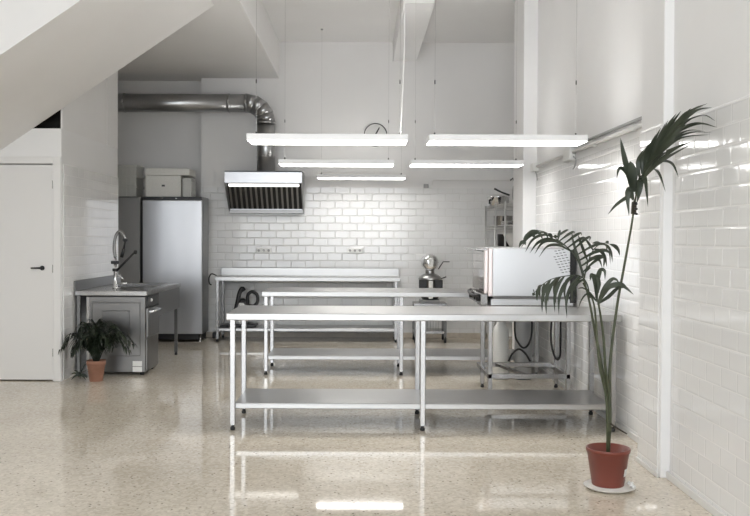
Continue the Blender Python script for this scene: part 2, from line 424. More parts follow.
D = thing('ventilation_duct', 'round galvanised exhaust duct bending down into the hood', 'duct', (-1.37, 12.8, 2.405))
r = .130
vb = newbm(); tube(vb, [(-1.37, 12.8, 2.407), (-1.37, 12.8, 3.12)], r, 28)
o = obj('riser_pipe', vb, M['galv'], D)
for z in (2.62, 2.90):
    cb_ = newbm(); tube(cb_, [(-1.37, 12.8, z-.008), (-1.37, 12.8, z+.008)], r+.005, 28); obj('seam_band', cb_, M['galv'], o)
eb = newbm(); cx, cz = -1.37-.27, 3.12
segs = [(cx+.27*math.cos(a), 12.8, cz+.27*math.sin(a)) for a in [i*PI/8 for i in range(5)]]
n_ = 28
for i in range(4):                                                         # four-gore bend with flat mitres
    a0 = PI/8*i; a1 = PI/8*(i+1); rings = []
    for a in (a0, a1):
        c = V((cx+.27*math.cos(a), 12.8, cz+.27*math.sin(a))); rad = V((math.cos(a), 0, math.sin(a)))
        rings.append([eb.verts.new(c + rad*(r+.004)*math.cos(2*PI*k/n_) + V((0, 1, 0))*(r+.004)*math.sin(2*PI*k/n_)) for k in range(n_)])
    for k in range(n_):
        f = eb.faces.new((rings[0][k], rings[0][(k+1) % n_], rings[1][(k+1) % n_], rings[1][k])); f.smooth = True
    eb.faces.new(rings[0][::-1]); eb.faces.new(rings[1])
obj('elbow', eb, M['galv'], D)
hb = newbm(); tube(hb, [(cx, 12.8, cz+.27), (XL+.3, 12.8, cz+.27)], r, 28)
o = obj('horizontal_pipe', hb, M['galv'], D)
for x in (cx-.01, -1.90, -3.40):
    cb_ = newbm(); tube(cb_, [(x-.012, 12.8, cz+.27), (x+.012, 12.8, cz+.27)], r+.007, 28); ob = obj('clamp', cb_, M['galv'], o)
    sb = newbm(); box(sb, x-.012, x+.012, 12.66, 12.68, cz+.25, cz+.30, .003); obj('clamp_screw', sb, M['chrome'], ob)
cb_ = newbm(); tube(cb_, [(-1.37, 12.8, 3.09), (-1.37, 12.8, 3.13)], r+.007, 28); obj('collar', cb_, M['galv'], D)

# ------------------------------------------------------------------ wall things
C = thing('wall_clock', 'round wall clock with thin dark rim and black hands', 'clock', (.205, 13.09, 2.98))
cb_ = newbm(); lathe(cb_, (.205, 13.098, 2.98), [(.158, 0), (.158, -.012)], 48, 'Y'); obj('dial', cb_, M['clock_face'], C)
cb_ = newbm(); pts = [(.205+.165*math.cos(2*PI*k/48), 13.085, 2.98+.165*math.sin(2*PI*k/48)) for k in range(49)]
tube(cb_, pts, .006, 8, False); obj('rim', cb_, M['black'], C)
for ang, ln, wdt in ((62, .12, .011), (250, .055, .010)):
    a = math.radians(ang); cb_ = newbm(); dx, dz = math.cos(a), math.sin(a)
    prism(cb_, [(.205-dz*wdt, 2.98+dx*wdt), (.205+dx*ln-dz*wdt*.7, 2.98+dz*ln+dx*wdt*.7), (.205+dx*ln+dz*wdt*.7, 2.98+dz*ln-dx*wdt*.7), (.205+dz*wdt, 2.98-dx*wdt)], 'Y', 13.074, 13.078)
    obj('clock_hand', cb_, M['black'], C)

def socket(x, z, label):
    T = thing('wall_socket', label, 'socket', (x, YB-.01, z), 'triple sockets on the tiled back wall')
    obj('plate', box(newbm(), x-.115, x+.115, YB-.022, YB-.0101, z-.042, z+.042, .004), M['white_plastic'], T)
    for k in (-1, 0, 1):
        sb = newbm(); lathe(sb, (x+.072*k, YB-.0222, z), [(.027, 0), (.027, -.004), (.022, -.004), (.021, -.001)], 20, 'Y')
        o = obj('outlet', sb, M['white_plastic'], T)
        sb = newbm(); lathe(sb, (x+.072*k, YB-.0235, z), [(.0185, 0), (.0185, -.001)], 16, 'Y'); obj('socket_hole', sb, M['grey_plastic'], o, 'grey plug recess')
    return T
socket(-1.43, 1.275, 'triple power socket on the back tiles under the extractor hood')
socket(-.09, 1.28, 'triple power socket on the back tiles above the middle of the bench')

J = thing('junction_box', 'small grey junction box with cable on top edge of back tiles', 'junction box', (.98, YB-.01, 2.19))
jb = newbm(); box(jb, .915, .985, YB-.05, YB-.0001, 2.201, 2.26, .004); obj('box_body', jb, M['grey_plastic'], J)
jb = newbm(); box(jb, .99, 1.05, YB-.045, YB-.0001, 2.201, 2.255, .004); obj('side_box', jb, M['white_plastic'], J)
jb = newbm(); tube(jb, [(1.045, YB-.018, 2.25), (1.045, YB-.018, 2.305), (1.06, YB-.018, 2.318), (1.8, YB-.018, 2.318), (2.44, YB-.018, 2.318)], .007, 8); obj('cable', jb, M['cord'], J)

Pp = thing('conduit_pipe', 'white conduit run along the top of the right wall tiles', 'pipe', (1.98, 8., 2.2))
pb = newbm(); tube(pb, [(1.982, 10.19, 2.285), (1.982, 5.86, 2.268)], .016, 12); obj('lower_pipe', pb, M['cord'], Pp)
pb = newbm(); tube(pb, [(1.985, 8.55, 2.335), (1.985, 5.86, 2.318)], .013, 12); obj('upper_pipe', pb, M['grey_plastic'], Pp, 'grey conduit above the white one')
pb = newbm(); box(pb, 1.945, 2.0079, 8.35, 8.62, 2.2, 2.345, .008); obj('connection_box', pb, M['white_plastic'], Pp)
pb = newbm(); tube(pb, catmull([(1.985, 8.36, 2.24), (1.985, 8.27, 2.20), (1.985, 8.30, 2.14), (1.985, 8.36, 2.12)], 5), .007, 8); obj('cable_tail', pb, M['grey_plastic'], Pp)
for y in (9.8, 7.6, 6.5):
    pb = newbm(); box(pb, 1.972, 2.0079, y-.012, y+.012, 2.25, 2.30, .003); obj('pipe_clip', pb, M['white_plastic'], Pp)
pb = newbm(); box(pb, 1.935, 2.0079, 10.06, 10.199, 2.225, 2.32, .006); obj('end_box', pb, M['white_plastic'], Pp)
pb = newbm(); tube(pb, catmull([(1.975, 10.1, 2.225), (1.985, 10.08, 2.17), (1.99, 10.07, 2.12)], 5), .006, 8); obj('end_cable', pb, M['grey_plastic'], Pp)
rb = newbm(); box(rb, 1.97, 2.008, 5.98, 6.10, 2.50, 2.64, .006)
single('wall_sensor', rb, M['grey_plastic'], 'small grey sensor box high on the right wall by the nearer pillar', 'sensor')

# ------------------------------------------------------------------ fridges and the boxes on them
def fridge(x0, label, door='steel_fridge', grille=True):
    W, y0, D_, Ht = .84, 12.45, .45, 2.03
    T = thing('upright_fridge', label, 'fridge', (x0+W/2, y0+D_/2, 0), 'tall steel fridges')
    obj('body', box(newbm(), x0, x0+W, y0, y0+D_, .11, Ht, .004), M['steel_dark'], T)
    if grille: obj('top_grille', box(newbm(), x0+.01, x0+W-.01, y0-.02, y0-.0005, 1.985, Ht-.004, .003), M['black'], T)
    if grille:
      gb = newbm(); box(gb, x0+.27, x0+.285, y0-.026, y0-.02, 2.0, 2.015, .002); obj('indicator', gb, M['chrome'], T)
      gb = newbm(); box(gb, x0+.46, x0+.475, y0-.026, y0-.02, 2.0, 2.015, .002); obj('indicator', gb, M['chrome'], T)
    dr = obj('door', box(newbm(), x0+.004, x0+W-.006, y0-.055, y0-.001, .115, 1.98 if grille else 2.015, .008, 2), M[door], T)
    obj('handle_strip', box(newbm(), x0-.002, x0+.012, y0-.062, y0-.02, .14, 1.96, .003), M['black'], dr)
    obj('plinth', box(newbm(), x0+.03, x0+W-.03, y0+.03, y0+D_-.03, .03, .11), M['black'], T)
    for x in (x0+.05, x0+W-.05):
        for y in (y0+.03, y0+D_-.05):
            fb = newbm(); lathe(fb, (x, y, 0), [(.028, 0), (.030, .006), (.018, .012), (.018, .112)], 14); obj('foot', fb, M['steel'], T)
    return T
F1 = fridge(-3.05, 'tall steel upright fridge beside the tiled back wall with white box on top')
F2 = fridge(-3.915, 'tall dull grey fridge half hidden behind the closet corner, with milky crate on top', 'fridge_grey', False)

X = thing('insulated_box', 'white polystyrene box with overhanging lid on the fridge', 'box', (-2.79, 12.72, 2.0302))
obj('body', box(newbm(), -3.03, -2.53, 12.5, 12.93, 2.0302, 2.33, .012, 2), M['styro'], X)
lb = newbm(); box(lb, -3.03, -2.41, 12.485, 12.95, 2.33, 2.432, .012, 2); obj('lid', lb, M['styro'], X)
lb = newbm(); box(lb, -2.80, -2.755, 12.494, 12.5, 2.175, 2.20, .002); obj('latch', lb, M['black'], X, 'small dark latch')
X = thing('storage_tub', 'small pale storage tub beside the polystyrene box on the fridge', 'box', (-2.45, 12.72, 2.0302))
obj('body', box(newbm(), -2.515, -2.39, 12.52, 12.9, 2.0302, 2.30, .012, 2), M['clear_plastic'], X)
obj('rim', box(newbm(), -2.522, -2.383, 12.513, 12.907, 2.24, 2.262, .004), M['clear_plastic'], X)
X = thing('plastic_crate', 'translucent ribbed crate on the fridge by the closet corner', 'crate', (-3.31, 12.78, 2.0302))
cr = newbm()
for z0 in (2.0302, 2.18, 2.33): box(cr, -3.46, -3.17, 12.55, 12.95, z0, z0+.135, .01)
for z0 in (2.155, 2.305, 2.455): box(cr, -3.475, -3.155, 12.54, 12.96, z0, z0+.028, .004)
for k in range(5): box(cr, -3.45+.062*k, -3.43+.062*k, 12.543, 12.552, 2.04, 2.45, .002)
obj('body', cr, M['clear_plastic'], X)

# ------------------------------------------------------------------ sink bench
K = thing('sink_bench', 'steel sink bench with tall spray tap along the closet wall', 'sink', (-2.64, 10.2, 0))
tb = newbm(); zt, zb = .895, .845
box(tb, -3.01, -2.25, 9.35, 10.08, zb, zt, .004); box(tb, -3.01, -2.25, 10.95, 11.12, zb, zt, .004)
box(tb, -3.01, -2.84, 10.08, 10.95, zb, zt, .003); box(tb, -2.36, -2.25, 10.08, 10.95, zb, zt, .003)
obj('countertop', tb, M['steel'], K)
bb = newbm()
box(bb, -2.86, -2.34, 10.06, 10.97, .58, .592); box(bb, -2.86, -2.842, 10.06, 10.97, .592, zb); box(bb, -2.358, -2.34, 10.06, 10.97, .592, zb)
box(bb, -2.842, -2.358, 10.06, 10.078, .592, zb); box(bb, -2.842, -2.358, 10.952, 10.97, .592, zb)
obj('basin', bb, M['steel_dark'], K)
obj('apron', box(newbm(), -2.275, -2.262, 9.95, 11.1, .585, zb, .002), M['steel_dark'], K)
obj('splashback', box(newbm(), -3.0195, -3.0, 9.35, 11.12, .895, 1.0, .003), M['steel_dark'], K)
for x, y in ((-2.30, 11.07), (-2.98, 11.07), (-2.98, 9.40)): square_leg(K, x, y, 0, .845, .038, True, 'steel_dark')
fb = newbm(); fx, fy = -2.72, 9.85
lathe(fb, (fx, fy, .895), [(.032, 0), (.032, .012), (.019, .02), (.019, .19), (.024, .195), (.024, .215), (.016, .22), (.016, .34)], 18)
tube(fb, [(fx, fy, .93), (fx+.09, fy, .95), (fx+.13, fy, .95)], .011, 10)
fa = obj('faucet', fb, M['chrome'], K)
fb = newbm(); lathe(fb, (fx, fy, 1.085), [(.029, 0), (.031, .004), (.031, .026), (.029, .03)], 18)
obj('collar', fb, M['black'], fa, 'black collar')
fb = newbm(); box(fb, fx-.045, fx+.045, fy-.02, fy+.02, 1.165, 1.20, .006); obj('bracket', fb, M['black'], fa, 'black bracket')
pa = catmull([(fx, fy, 1.235), (fx-.012, fy, 1.36), (fx+.005, fy, 1.47), (fx+.045, fy, 1.525), (fx+.09, fy, 1.49), (fx+.108, fy, 1.435)], 12)
fb = newbm(); coil = []
for i, p in enumerate(pa):
    coil.append(.019 if i % 2 else .0155)
tube(fb, pa, coil, 10); obj('spring_hose', fb, M['steel_dark'], fa)
fb = newbm(); box(fb, fx+.085, fx+.135, fy-.02, fy+.02, 1.415, 1.45, .008); obj('hook', fb, M['black'], fa, 'black hose hook')
fb = newbm(); tube(fb, [(fx+.108, fy, 1.42), (fx+.095, fy, 1.33)], .010, 10); tube(fb, [(fx+.095, fy, 1.33), (fx+.07, fy, 1.24)], [.016, .02], 12)
obj('spray_handle', fb, M['black'], fa, 'black spray handle')
fb = newbm(); tube(fb, [(fx+.02, fy-.02, 1.09), (fx+.23, fy-.05, 1.30)], [.014, .010], 10); lathe(fb, (fx+.235, fy-.05, 1.295), [(.01, -.02), (.02, -.01), (.02, .015), (.01, .025)], 12)
obj('lever', fb, M['black'], fa, 'black long lever')
fb = newbm(); tube(fb, [(fx+.03, fy-.02, 1.04), (fx+.06, fy-.03, 1.03), (fx+.10, fy-.03, .99)], .009, 8); obj('valve', fb, M['chrome'], fa)

# ------------------------------------------------------------------ glass washer under the bench
Wd = thing('dishwasher', 'boxy steel undercounter dishwasher with white sticker below the sink bench', 'dishwasher', (-2.59, 9.66, 0))
wx0, wx1, wy0, wy1 = -2.905, -2.278, 9.41, 9.93
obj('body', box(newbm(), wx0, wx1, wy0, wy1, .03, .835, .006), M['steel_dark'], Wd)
rb = newbm()
def ring(bm, x0, x1, z0, z1, y, t=.012, dpt=.006):
    for a in ((x0, x1, z1-t, z1), (x0, x1, z0, z0+t), (x0, x0+t, z0+t, z1-t), (x1-t, x1, z0+t, z1-t)):
        box(bm, a[0], a[1], y-dpt, y, a[2], a[3], .003)
ring(rb, wx0+.055, wx1-.055, .20, .775, wy0); ring(rb, wx0+.165, wx1-.165, .30, .685, wy0)
obj('embossed_panel', rb, M['steel_dark'], Wd)
sb = newbm(); box(sb, -2.415, -2.315, wy0-.002, wy0-.0002, .095, .15); box(sb, -2.415, -2.315, wy0-.002, wy0-.0002, .035, .088); obj('sticker', sb, M['paper'], Wd, 'white two-part sticker')
obj('lit_edge', box(newbm(), wx0+.002, wx0+.034, wy0-.004, wy0-.0002, .04, .83, .001), M['steel'], Wd)  # frame edge in brighter steel, painting in the light it catches
dr = obj('door', box(newbm(), wx1+.0005, wx1+.03, wy0+.01, wy1-.01, .40, .71, .005), M['steel_dark'], Wd)
hb = newbm(); tube(hb, [(wx1+.055, wy0+.06, .67), (wx1+.055, wy1-.06, .67)], .010, 10); box(hb, wx1+.03, wx1+.055, wy0+.08, wy0+.10, .66, .68); box(hb, wx1+.03, wx1+.055, wy1-.1, wy1-.08, .66, .68)
obj('handle', hb, M['chrome'], dr)
cp = obj('control_panel', box(newbm(), wx1+.0005, wx1+.022, wy0+.005, wy1-.005, .72, .832, .004), M['black'], Wd, 'dark control panel')
kb = newbm(); lathe(kb, (wx1+.022, wy0+.14, .79), [(.018, 0), (.016, .016)], 14, 'X'); obj('button', kb, M['white_plastic'], cp, 'pale round button')
obj('lower_panel', box(newbm(), wx1+.0005, wx1+.018, wy0+.005, wy1-.005, .05, .39, .004), M['steel_dark'], Wd)
for x in (wx0+.05, wx1-.05):
    for y in (wy0+.05, wy1-.05):
        fb = newbm(); lathe(fb, (x, y, 0), [(.022, 0), (.022, .032)], 12); obj('foot', fb, M['black'], Wd)

# ------------------------------------------------------------------ oven on its stand
O = thing('oven_stand', 'open steel stand with crossbars carrying the big oven', 'stand', (1.56, 8.5, 0))
for x in (1.20, 1.925):
    for y in (8.24, 8.74): square_leg(O, x, y, 0, .80)
ob = newbm()
for nm_, z0, z1 in (('lower_frame', .165, .21), ('upper_frame', .80, .845)):
    ob = newbm()
    box(ob, 1.18, 1.945, 8.22, 8.26, z0, z1, .003); box(ob, 1.18, 1.945, 8.98, 9.02, z0, z1, .003)
    box(ob, 1.18, 1.22, 8.26, 8.98, z0, z1, .003); box(ob, 1.905, 1.945, 8.26, 8.98, z0, z1, .003)
    obj(nm_, ob, M['steel'], O)
ob = newbm(); prism(ob, [(1.36, 8.985), (1.40, 8.985), (1.56, 8.26), (1.52, 8.26)], 'Z', .18, .205); obj('brace', ob, M['steel'], O)

V_ = thing('combi_oven', 'big boxy steel oven on stand by the right wall', 'oven', (1.57, 8.67, .8452))
obj('base', box(newbm(), 1.20, 1.965, 8.215, 9.12, .8452, .905, .004), M['oven_side'], V_)
bd = obj('body', box(newbm(), 1.215, 1.93, 8.20, 9.14, .93, 1.375, .006, 2), M['oven_side'], V_)
obj('recess_strip', box(newbm(), 1.22, 1.925, 8.225, 9.12, .905, .93), M['steel_dark'], V_, 'dark recess strip')
obj('gap_shade', box(newbm(), 1.931, 1.985, 8.21, 9.13, .87, 1.36, .004), M['dark_in'], V_, 'dark filler for the shaded gap behind the oven')  # near-black filler, the gap's shade given as colour
vb = newbm()
for rr in range(4):
    for k in range(9):
        x = 1.76+.033*rr+.0125*k; z = 1.345-.024*k+.006*rr
        if rr in (1, 2, 3) or k > 1: box(vb, x-.011, x+.011, 8.1965, 8.2005, z-.003, z+.003)
obj('vent_slots', vb, M['black'], bd, 'dark slanted vent slots')
fr_ = obj('front_frame', box(newbm(), 1.175, 1.2145, 8.205, 9.135, .93, 1.372, .004), M['pink'], V_)
dr = newbm(); box(dr, 1.145, 1.172, 8.265, 9.12, .965, 1.345, .004)
dr = obj('door', dr, M['glass_dark'], V_, 'tinted glass door')
db = newbm(); box(db, 1.14, 1.174, 8.225, 8.262, .955, 1.355, .004); obj('door_edge', db, M['pink'], dr)
db = newbm(); box(db, 1.06, 1.175, 8.24, 9.14, 1.352, 1.372, .004); obj('rain_ledge', db, M['steel'], dr)
db = newbm(); tube(db, catmull([(1.10, 8.9, .955), (1.06, 8.75, .945), (1.06, 8.40, .93), (1.10, 8.25, .935)], 5), .013, 8); obj('handle', db, M['black'], dr, 'black handle')
cp = obj('control_panel', box(newbm(), 1.11, 1.1745, 8.23, 9.12, .85, .95, .004), M['steel'], V_)
for y in (8.86, 8.52, 8.34):
    kb = newbm(); lathe(kb, (1.11, y, .905), [(.03, 0), (.032, -.006), (.026, -.03), (.0, -.031)], 18, 'X'); obj('knob', kb, M['black'], cp, 'black control knob')

# plumbing behind the stand
wb = newbm(); lathe(wb, (1.46, 9.26, 0), [(.07, 0), (.082, .02), (.082, .50), (.075, .54), (.04, .58), (.04, .64), (.028, .645)], 24)
wsf = thing('water_softener', 'white cylinder of the water softener behind the oven stand', 'water softener', (1.46, 9.26, 0)); obj('tank', wb, M['white_plastic'], wsf)
vb = newbm(); box(vb, 1.41, 1.51, 9.2, 9.32, .645, .70, .01); tube(vb, [(1.38, 9.26, .665), (1.55, 9.26, .665)], .014, 10); obj('valve_head', vb, M['black'], wsf, 'black valve head')
wb = newbm(); lathe(wb, (1.70, 9.28, 0), [(.085, 0), (.092, .02), (.092, .58), (.07, .64), (.03, .66), (.03, .70)], 24)
single('water_filter', wb, M['grey_plastic'], 'taller grey filter cylinder behind the oven stand', 'water filter')
def hose(pts, label, rr=.010):
    hb = newbm(); tube(hb, catmull(pts, 8), rr, 8)
    return single('hose', hb, M['rubber'], label, 'hose')
hose([(1.545, 8.90, .80), (1.545, 8.9, .52), (1.58, 8.9, .42), (1.635, 8.9, .37), (1.69, 8.9, .42), (1.715, 8.9, .55), (1.71, 8.9, .80)], 'black hose hanging in a loop under the oven between stand legs')
hose([(1.50, 9.0, .221), (1.54, 9.0, .30), (1.605, 9.0, .345), (1.67, 9.0, .30), (1.72, 9.0, .221)], 'black hose arching up from the stand lower frame')
hose([(1.86, 8.62, .80), (1.845, 8.62, .52), (1.87, 8.62, .36), (1.915, 8.66, .29), (1.955, 8.72, .30), (1.975, 8.78, .40), (1.975, 8.78, .80)], 'black hose dropping low in front of the right wall tiles')

# ------------------------------------------------------------------ mixer on its trolley
Tr = thing('mixer_trolley', 'small steel trolley on black casters under the mixer', 'trolley', (.975, 12.62, 0))
tx0, tx1, ty0, ty1 = .745, 1.205, 12.42, 12.84
for x in (tx0+.02, tx1-.02):
    for y in (ty0+.02, ty1-.02):
        lg = obj('leg', box(newbm(), x-.017, x+.017, y-.017, y+.017, .085, .52, .003), M['steel_dark'], Tr)
        cb_ = newbm(); lathe(cb_, (x-.015, y, .036), [(.030, 0), (.036, .006), (.036, .024), (.030, .03)], 16, 'X'); box(cb_, x-.012, x+.012, y-.012, y+.012, .06, .088); obj('caster', cb_, M['black'], lg, 'black caster')
obj('top_shelf', box(newbm(), tx0, tx1, ty0, ty1, .52, .555, .003), M['steel'], Tr)
obj('lower_shelf', box(newbm(), tx0+.005, tx1-.005, ty0+.005, ty1-.005, .13, .165, .003), M['steel'], Tr)
wb = newbm()
for k in range(9): tube(wb, [(tx0+.06+.04*k, ty1-.02, .165), (tx0+.06+.04*k, ty1-.02, .52)], .003, 5)
obj('back_grid', wb, M['wire'], Tr)

Mx = thing('planetary_mixer', 'steel planetary mixer with rounded head in front of back wall', 'mixer', (.975, 12.62, .5552))
mb = newbm(); box(mb, .84, 1.11, 12.46, 12.82, .5552, .60, .01, 2); obj('base', mb, M['grey_plastic'], Mx)
mb = newbm(); box(mb, .925, 1.025, 12.68, 12.82, .60, 1.03, .02, 2); obj('column', mb, M['steel'], Mx)
mb = newbm(); lathe(mb, (.975, 12.40, 1.125), [(.03, 0), (.085, .012), (.108, .05), (.118, .14), (.118, .36), (.10, .42), (.03, .44)], 28, 'Y')
for v in mb.verts: v.co.z = 1.125+(v.co.z-1.125)*1.05
hd = obj('head', mb, M['chrome'], Mx)
mb = newbm(); box(mb, .945, 1.01, 12.385, 12.41, 1.07, 1.19, .012, 2); obj('front_panel', mb, M['paper'], hd, 'white front panel')
mb = newbm(); lathe(mb, (.975, 12.55, .93), [(.045, 0), (.06, .02), (.06, .08), (.05, .10)], 20); obj('planetary_hub', mb, M['steel'], Mx)
mb = newbm(); lathe(mb, (.975, 12.55, .885), [(.165, 0), (.168, .006), (.15, .04), (.10, .075), (.06, .085)], 28); obj('bowl_guard', mb, M['galv'], Mx)
mb = newbm(); lathe(mb, (.975, 12.55, .603), [(.06, 0), (.10, .015), (.135, .07), (.148, .15), (.152, .27), (.158, .275), (.155, .28)], 32); bw = obj('bowl', mb, M['steel_dark'], Mx)
mb = newbm(); lathe(mb, (.975, 12.55, .6022), [(.05, 0), (.105, .004), (.137, .045), (.138, .065)], 32); obj('bowl_foot', mb, M['black'], bw, 'black bowl underside')
for s in (-1, 1):
    mb = newbm(); box(mb, .975+s*.11-.055, .975+s*.11+.055, 12.38, 12.42, .77, .885, .006); obj('bowl_clamp', mb, M['black'], Mx, 'black bowl clamp')
mb = newbm(); box(mb, .945, 1.005, 12.37, 12.40, .62, .87, .006); obj('lift_guide', mb, M['paper'], Mx)
mb = newbm(); tube(mb, [(1.09, 12.55, 1.03), (1.16, 12.55, 1.135), (1.25, 12.55, 1.135)], .007, 8); obj('side_lever', mb, M['black'], Mx, 'dark thin side lever')
mb = newbm(); tube(mb, [(1.13, 12.5, .90), (1.20, 12.5, .925)], [.006, .010], 8); obj('guard_knob', mb, M['black'], Mx, 'small dark knob')

# ------------------------------------------------------------------ wire rack and its pots
R = thing('wire_rack', 'tall chrome wire shelving half hidden behind the rear pillar', 'shelf', (2.03, 12., 0))
for x in (1.80, 2.26):
    for y in (11.12, 11.93, 12.88):
        rb = newbm(); tube(rb, [(x, y, 0), (x, y, 1.935)], .012, 10); obj('post', rb, M['zinc'], R)
for z in (.25, .75, 1.08, 1.36, 1.635, 1.91):
    rb = newbm()
    for x in (1.80, 2.26):
        for dz in (0, -.03): tube(rb, [(x, 11.12, z+dz-.006), (x, 12.88, z+dz-.006)], .005, 6)
    for y in (11.12, 11.93, 12.88):
        for dz in (0, -.03): tube(rb, [(1.80, y, z+dz-.006), (2.26, y, z+dz-.006)], .005, 6)
    for k in range(34): tube(rb, [(1.80, 11.16+.051*k, z-.003), (2.26, 11.16+.051*k, z-.003)], .003, 5)
    obj('wire_shelf', rb, M['zinc'], R)

def pan(name, c, r, h, label, cat, m='chrome', handle=None):
    T = thing(name, label, cat, c)
    pb = newbm(); x, y, z = c
    lathe(pb, c, [(r*.9, 0), (r*.97, .01), (r, h), (r+.006, h+.003), (r-.004, h+.003), (r*.94, .014), (.001, .012)], 32); obj('pan_body', pb, M[m], T)
    if handle:
        hb = newbm(); tube(hb, [V(q) for q in handle], [.013, .012, .014][:len(handle)], 10); obj('handle', hb, M['black'], T, 'black handle')
    return T
Pn = pan('saucepan', (1.90, 12.35, 1.912), .15, .12, 'steel lidded saucepan with raised black handle on top of the wire rack', 'pan', 'chrome', [(2.03, 12.2, 2.06), (1.92, 12.2, 2.10), (1.82, 12.2, 2.15)])
lb = newbm(); lathe(lb, (1.90, 12.35, 2.036), [(.153, 0), (.135, .02), (.07, .045), (.02, .052)], 32); lid = obj('lid', lb, M['chrome'], Pn)
lb = newbm(); tube(lb, [(1.80, 12.24, 2.0), (1.755, 12.2, 1.99), (1.76, 12.2, 1.94)], .014, 8); obj('side_handle', lb, M['black'], Pn, 'black side handle')
Fp = thing('frying_pan', 'black frying pan standing on edge on the wire rack beside the pillar', 'pan', (2.0, 11.42, 1.912))
fb = newbm(); lathe(fb, (1.96, 11.42, 2.05), [(.001, .0), (.10, .0), (.135, .035), (.138, .035), (.104, -.006), (.001, -.006)], 32, 'X'); obj('pan_body', fb, M['black'], Fp)
fb = newbm(); tube(fb, [(1.975, 11.42, 2.17), (1.94, 11.42, 2.24), (1.91, 11.42, 2.21)], .010, 8); obj('handle', fb, M['black'], Fp)
tb = newbm()
for k in range(3): box(tb, 1.85, 2.17, 11.25, 11.78, 1.637+.028*k, 1.637+.012+.028*k, .003); 
for k in range(3): box(tb, 1.84, 2.18, 11.24, 11.79, 1.648+.028*k, 1.656+.028*k, .002)
tr0 = newbm(); box(tr0, 1.85, 2.17, 11.25, 11.78, 1.637, 1.654, .005)
t0 = single('baking_tray', tr0, M['steel'], 'steel baking tray on the rack middle shelf', 'tray', 'stacked trays on the rack middle shelf'); tb.free()
for k in (1, 2):
    c = t0.copy(); COL.objects.link(c); c.location.z += .019*k; c['label'] = t0['label']
pan('stock_pot', (1.97, 12.35, 1.637), .13, .14, 'steel pot at the far end of the rack middle shelf', 'pot', 'steel')
pan('black_pan', (1.95, 11.95, 1.362), .12, .16, 'dark pan on the rack shelf just above oven height', 'pan', 'black')
bb = newbm(); lathe(bb, (1.98, 11.42, 1.362), [(.07, 0), (.075, .008), (.13, .09), (.16, .17), (.166, .172), (.155, .168), (.12, .09), (.001, .015)], 32)
single('mixing_bowl', bb, M['white_plastic'], 'white mixing bowl on the rack next to the pillar', 'bowl')

# ------------------------------------------------------------------ things under and at the wall bench
Fd = thing('food_processor', 'black and steel food processor on the wall bench lower shelf', 'food processor', (-1.64, 12.74, .1922))
fb = newbm(); box(fb, -1.84, -1.49, 12.6, 12.9, .1922, .235, .012, 2); obj('base', fb, M['black'], Fd)
fb = newbm(); lathe(fb, (-1.71, 12.74, .235), [(.09, 0), (.095, .01), (.085, .12), (.075, .26), (.06, .30)], 28); obj('jug', fb, M['white_plastic'], Fd)
fb = newbm(); tube(fb, catmull([(-1.80, 12.70, .38), (-1.765, 12.70, .52), (-1.735, 12.70, .66), (-1.70, 12.72, .735), (-1.67, 12.72, .70)], 5), [.032]*21, 10); obj('spout', fb, M['black'], Fd, 'black curved spout')
fb = newbm(); tube(fb, catmull([(-1.62, 12.70, .52), (-1.615, 12.70, .64), (-1.555, 12.70, .69), (-1.485, 12.70, .65), (-1.475, 12.70, .55), (-1.53, 12.70, .49), (-1.62, 12.70, .50)], 5), .024, 10); obj('handle', fb, M['black'], Fd, 'black loop handle')
fb = newbm(); lathe(fb, (-1.70, 12.74, .535), [(.065, 0), (.065, .03), (.03, .06)], 24); box(fb, -1.72, -1.60, 12.69, 12.79, .50, .57, .01); obj('lid', fb, M['black'], Fd, 'black lid')
tb = newbm(); box(tb, -2.0, -1.87, 12.58, 12.86, .1922, .225, .01, 2)
single('kitchen_scale', tb, M['black'], 'flat black kitchen scale on the bench shelf nearest the fridge', 'scale')
tb = newbm(); box(tb, -2.155, -2.065, 12.9, 13.05, 0, .085, .012, 2); tube(tb, [(-2.11, 13.04, .06), (-2.11, 13.06, .14), (-2.11, 13.06, .3)], .006, 6)
single('power_adapter', tb, M['black'], 'black power adapter on the floor between fridge and bench', 'adapter')
tb = newbm(); tube(tb, catmull([(-2.02, 12.462, .93), (-2.09, 12.45, .955), (-2.125, 12.45, .90), (-2.12, 12.45, .82), (-2.09, 12.45, .80)], 6), .009, 8)
single('cable_hook', tb, M['black'], 'black curled cable hanging over the bench corner near the fridge', 'cable')

# ------------------------------------------------------------------ plants
F_, HH, PT, RL = 890., 1.46, math.radians(1.0), math.radians(.25)
def at(x, y, Y):
    """a point of the plant, sketched on the plane at distance Y"""
    u, v = (x-361.)/F_, -(y-253.9)/F_
    c, s = math.cos(RL), math.sin(RL); a = u*c-v*s; b_ = u*s+v*c
    d_ = V((a, math.cos(PT)+b_*math.sin(PT), -math.sin(PT)+b_*math.cos(PT)))
    p = d_*(Y/d_.y); return V((p.x, p.y, HH+p.z))

def leaflet(bm, pts, w, nrm=V((0, -1, 0)), fold=.25, peak=.35):
    """a long tapering blade along pts, creased along its midrib"""
    pts = catmull(pts, 5); n = len(pts); rows = []
    for i, p in enumerate(pts):
        t = i/(n-1); tg = (pts[min(i+1, n-1)]-pts[max(i-1, 0)]).normalized()
        side = tg.cross(nrm)
        side = side.normalized() if side.length > 1e-4 else V((1, 0, 0))
        up_ = side.cross(tg).normalized()
        ww = w*(.35+.65*min(1, t/peak)) * (1-max(0, (t-peak)/(1-peak))**1.8) + .0004
        rows.append([bm.verts.new(p-side*ww+up_*ww*fold), bm.verts.new(p), bm.verts.new(p+side*ww+up_*ww*fold)])
    for i in range(n-1):
        for k in (0, 1):
            f = bm.faces.new((rows[i][k], rows[i][k+1], rows[i+1][k+1], rows[i+1][k])); f.smooth = True

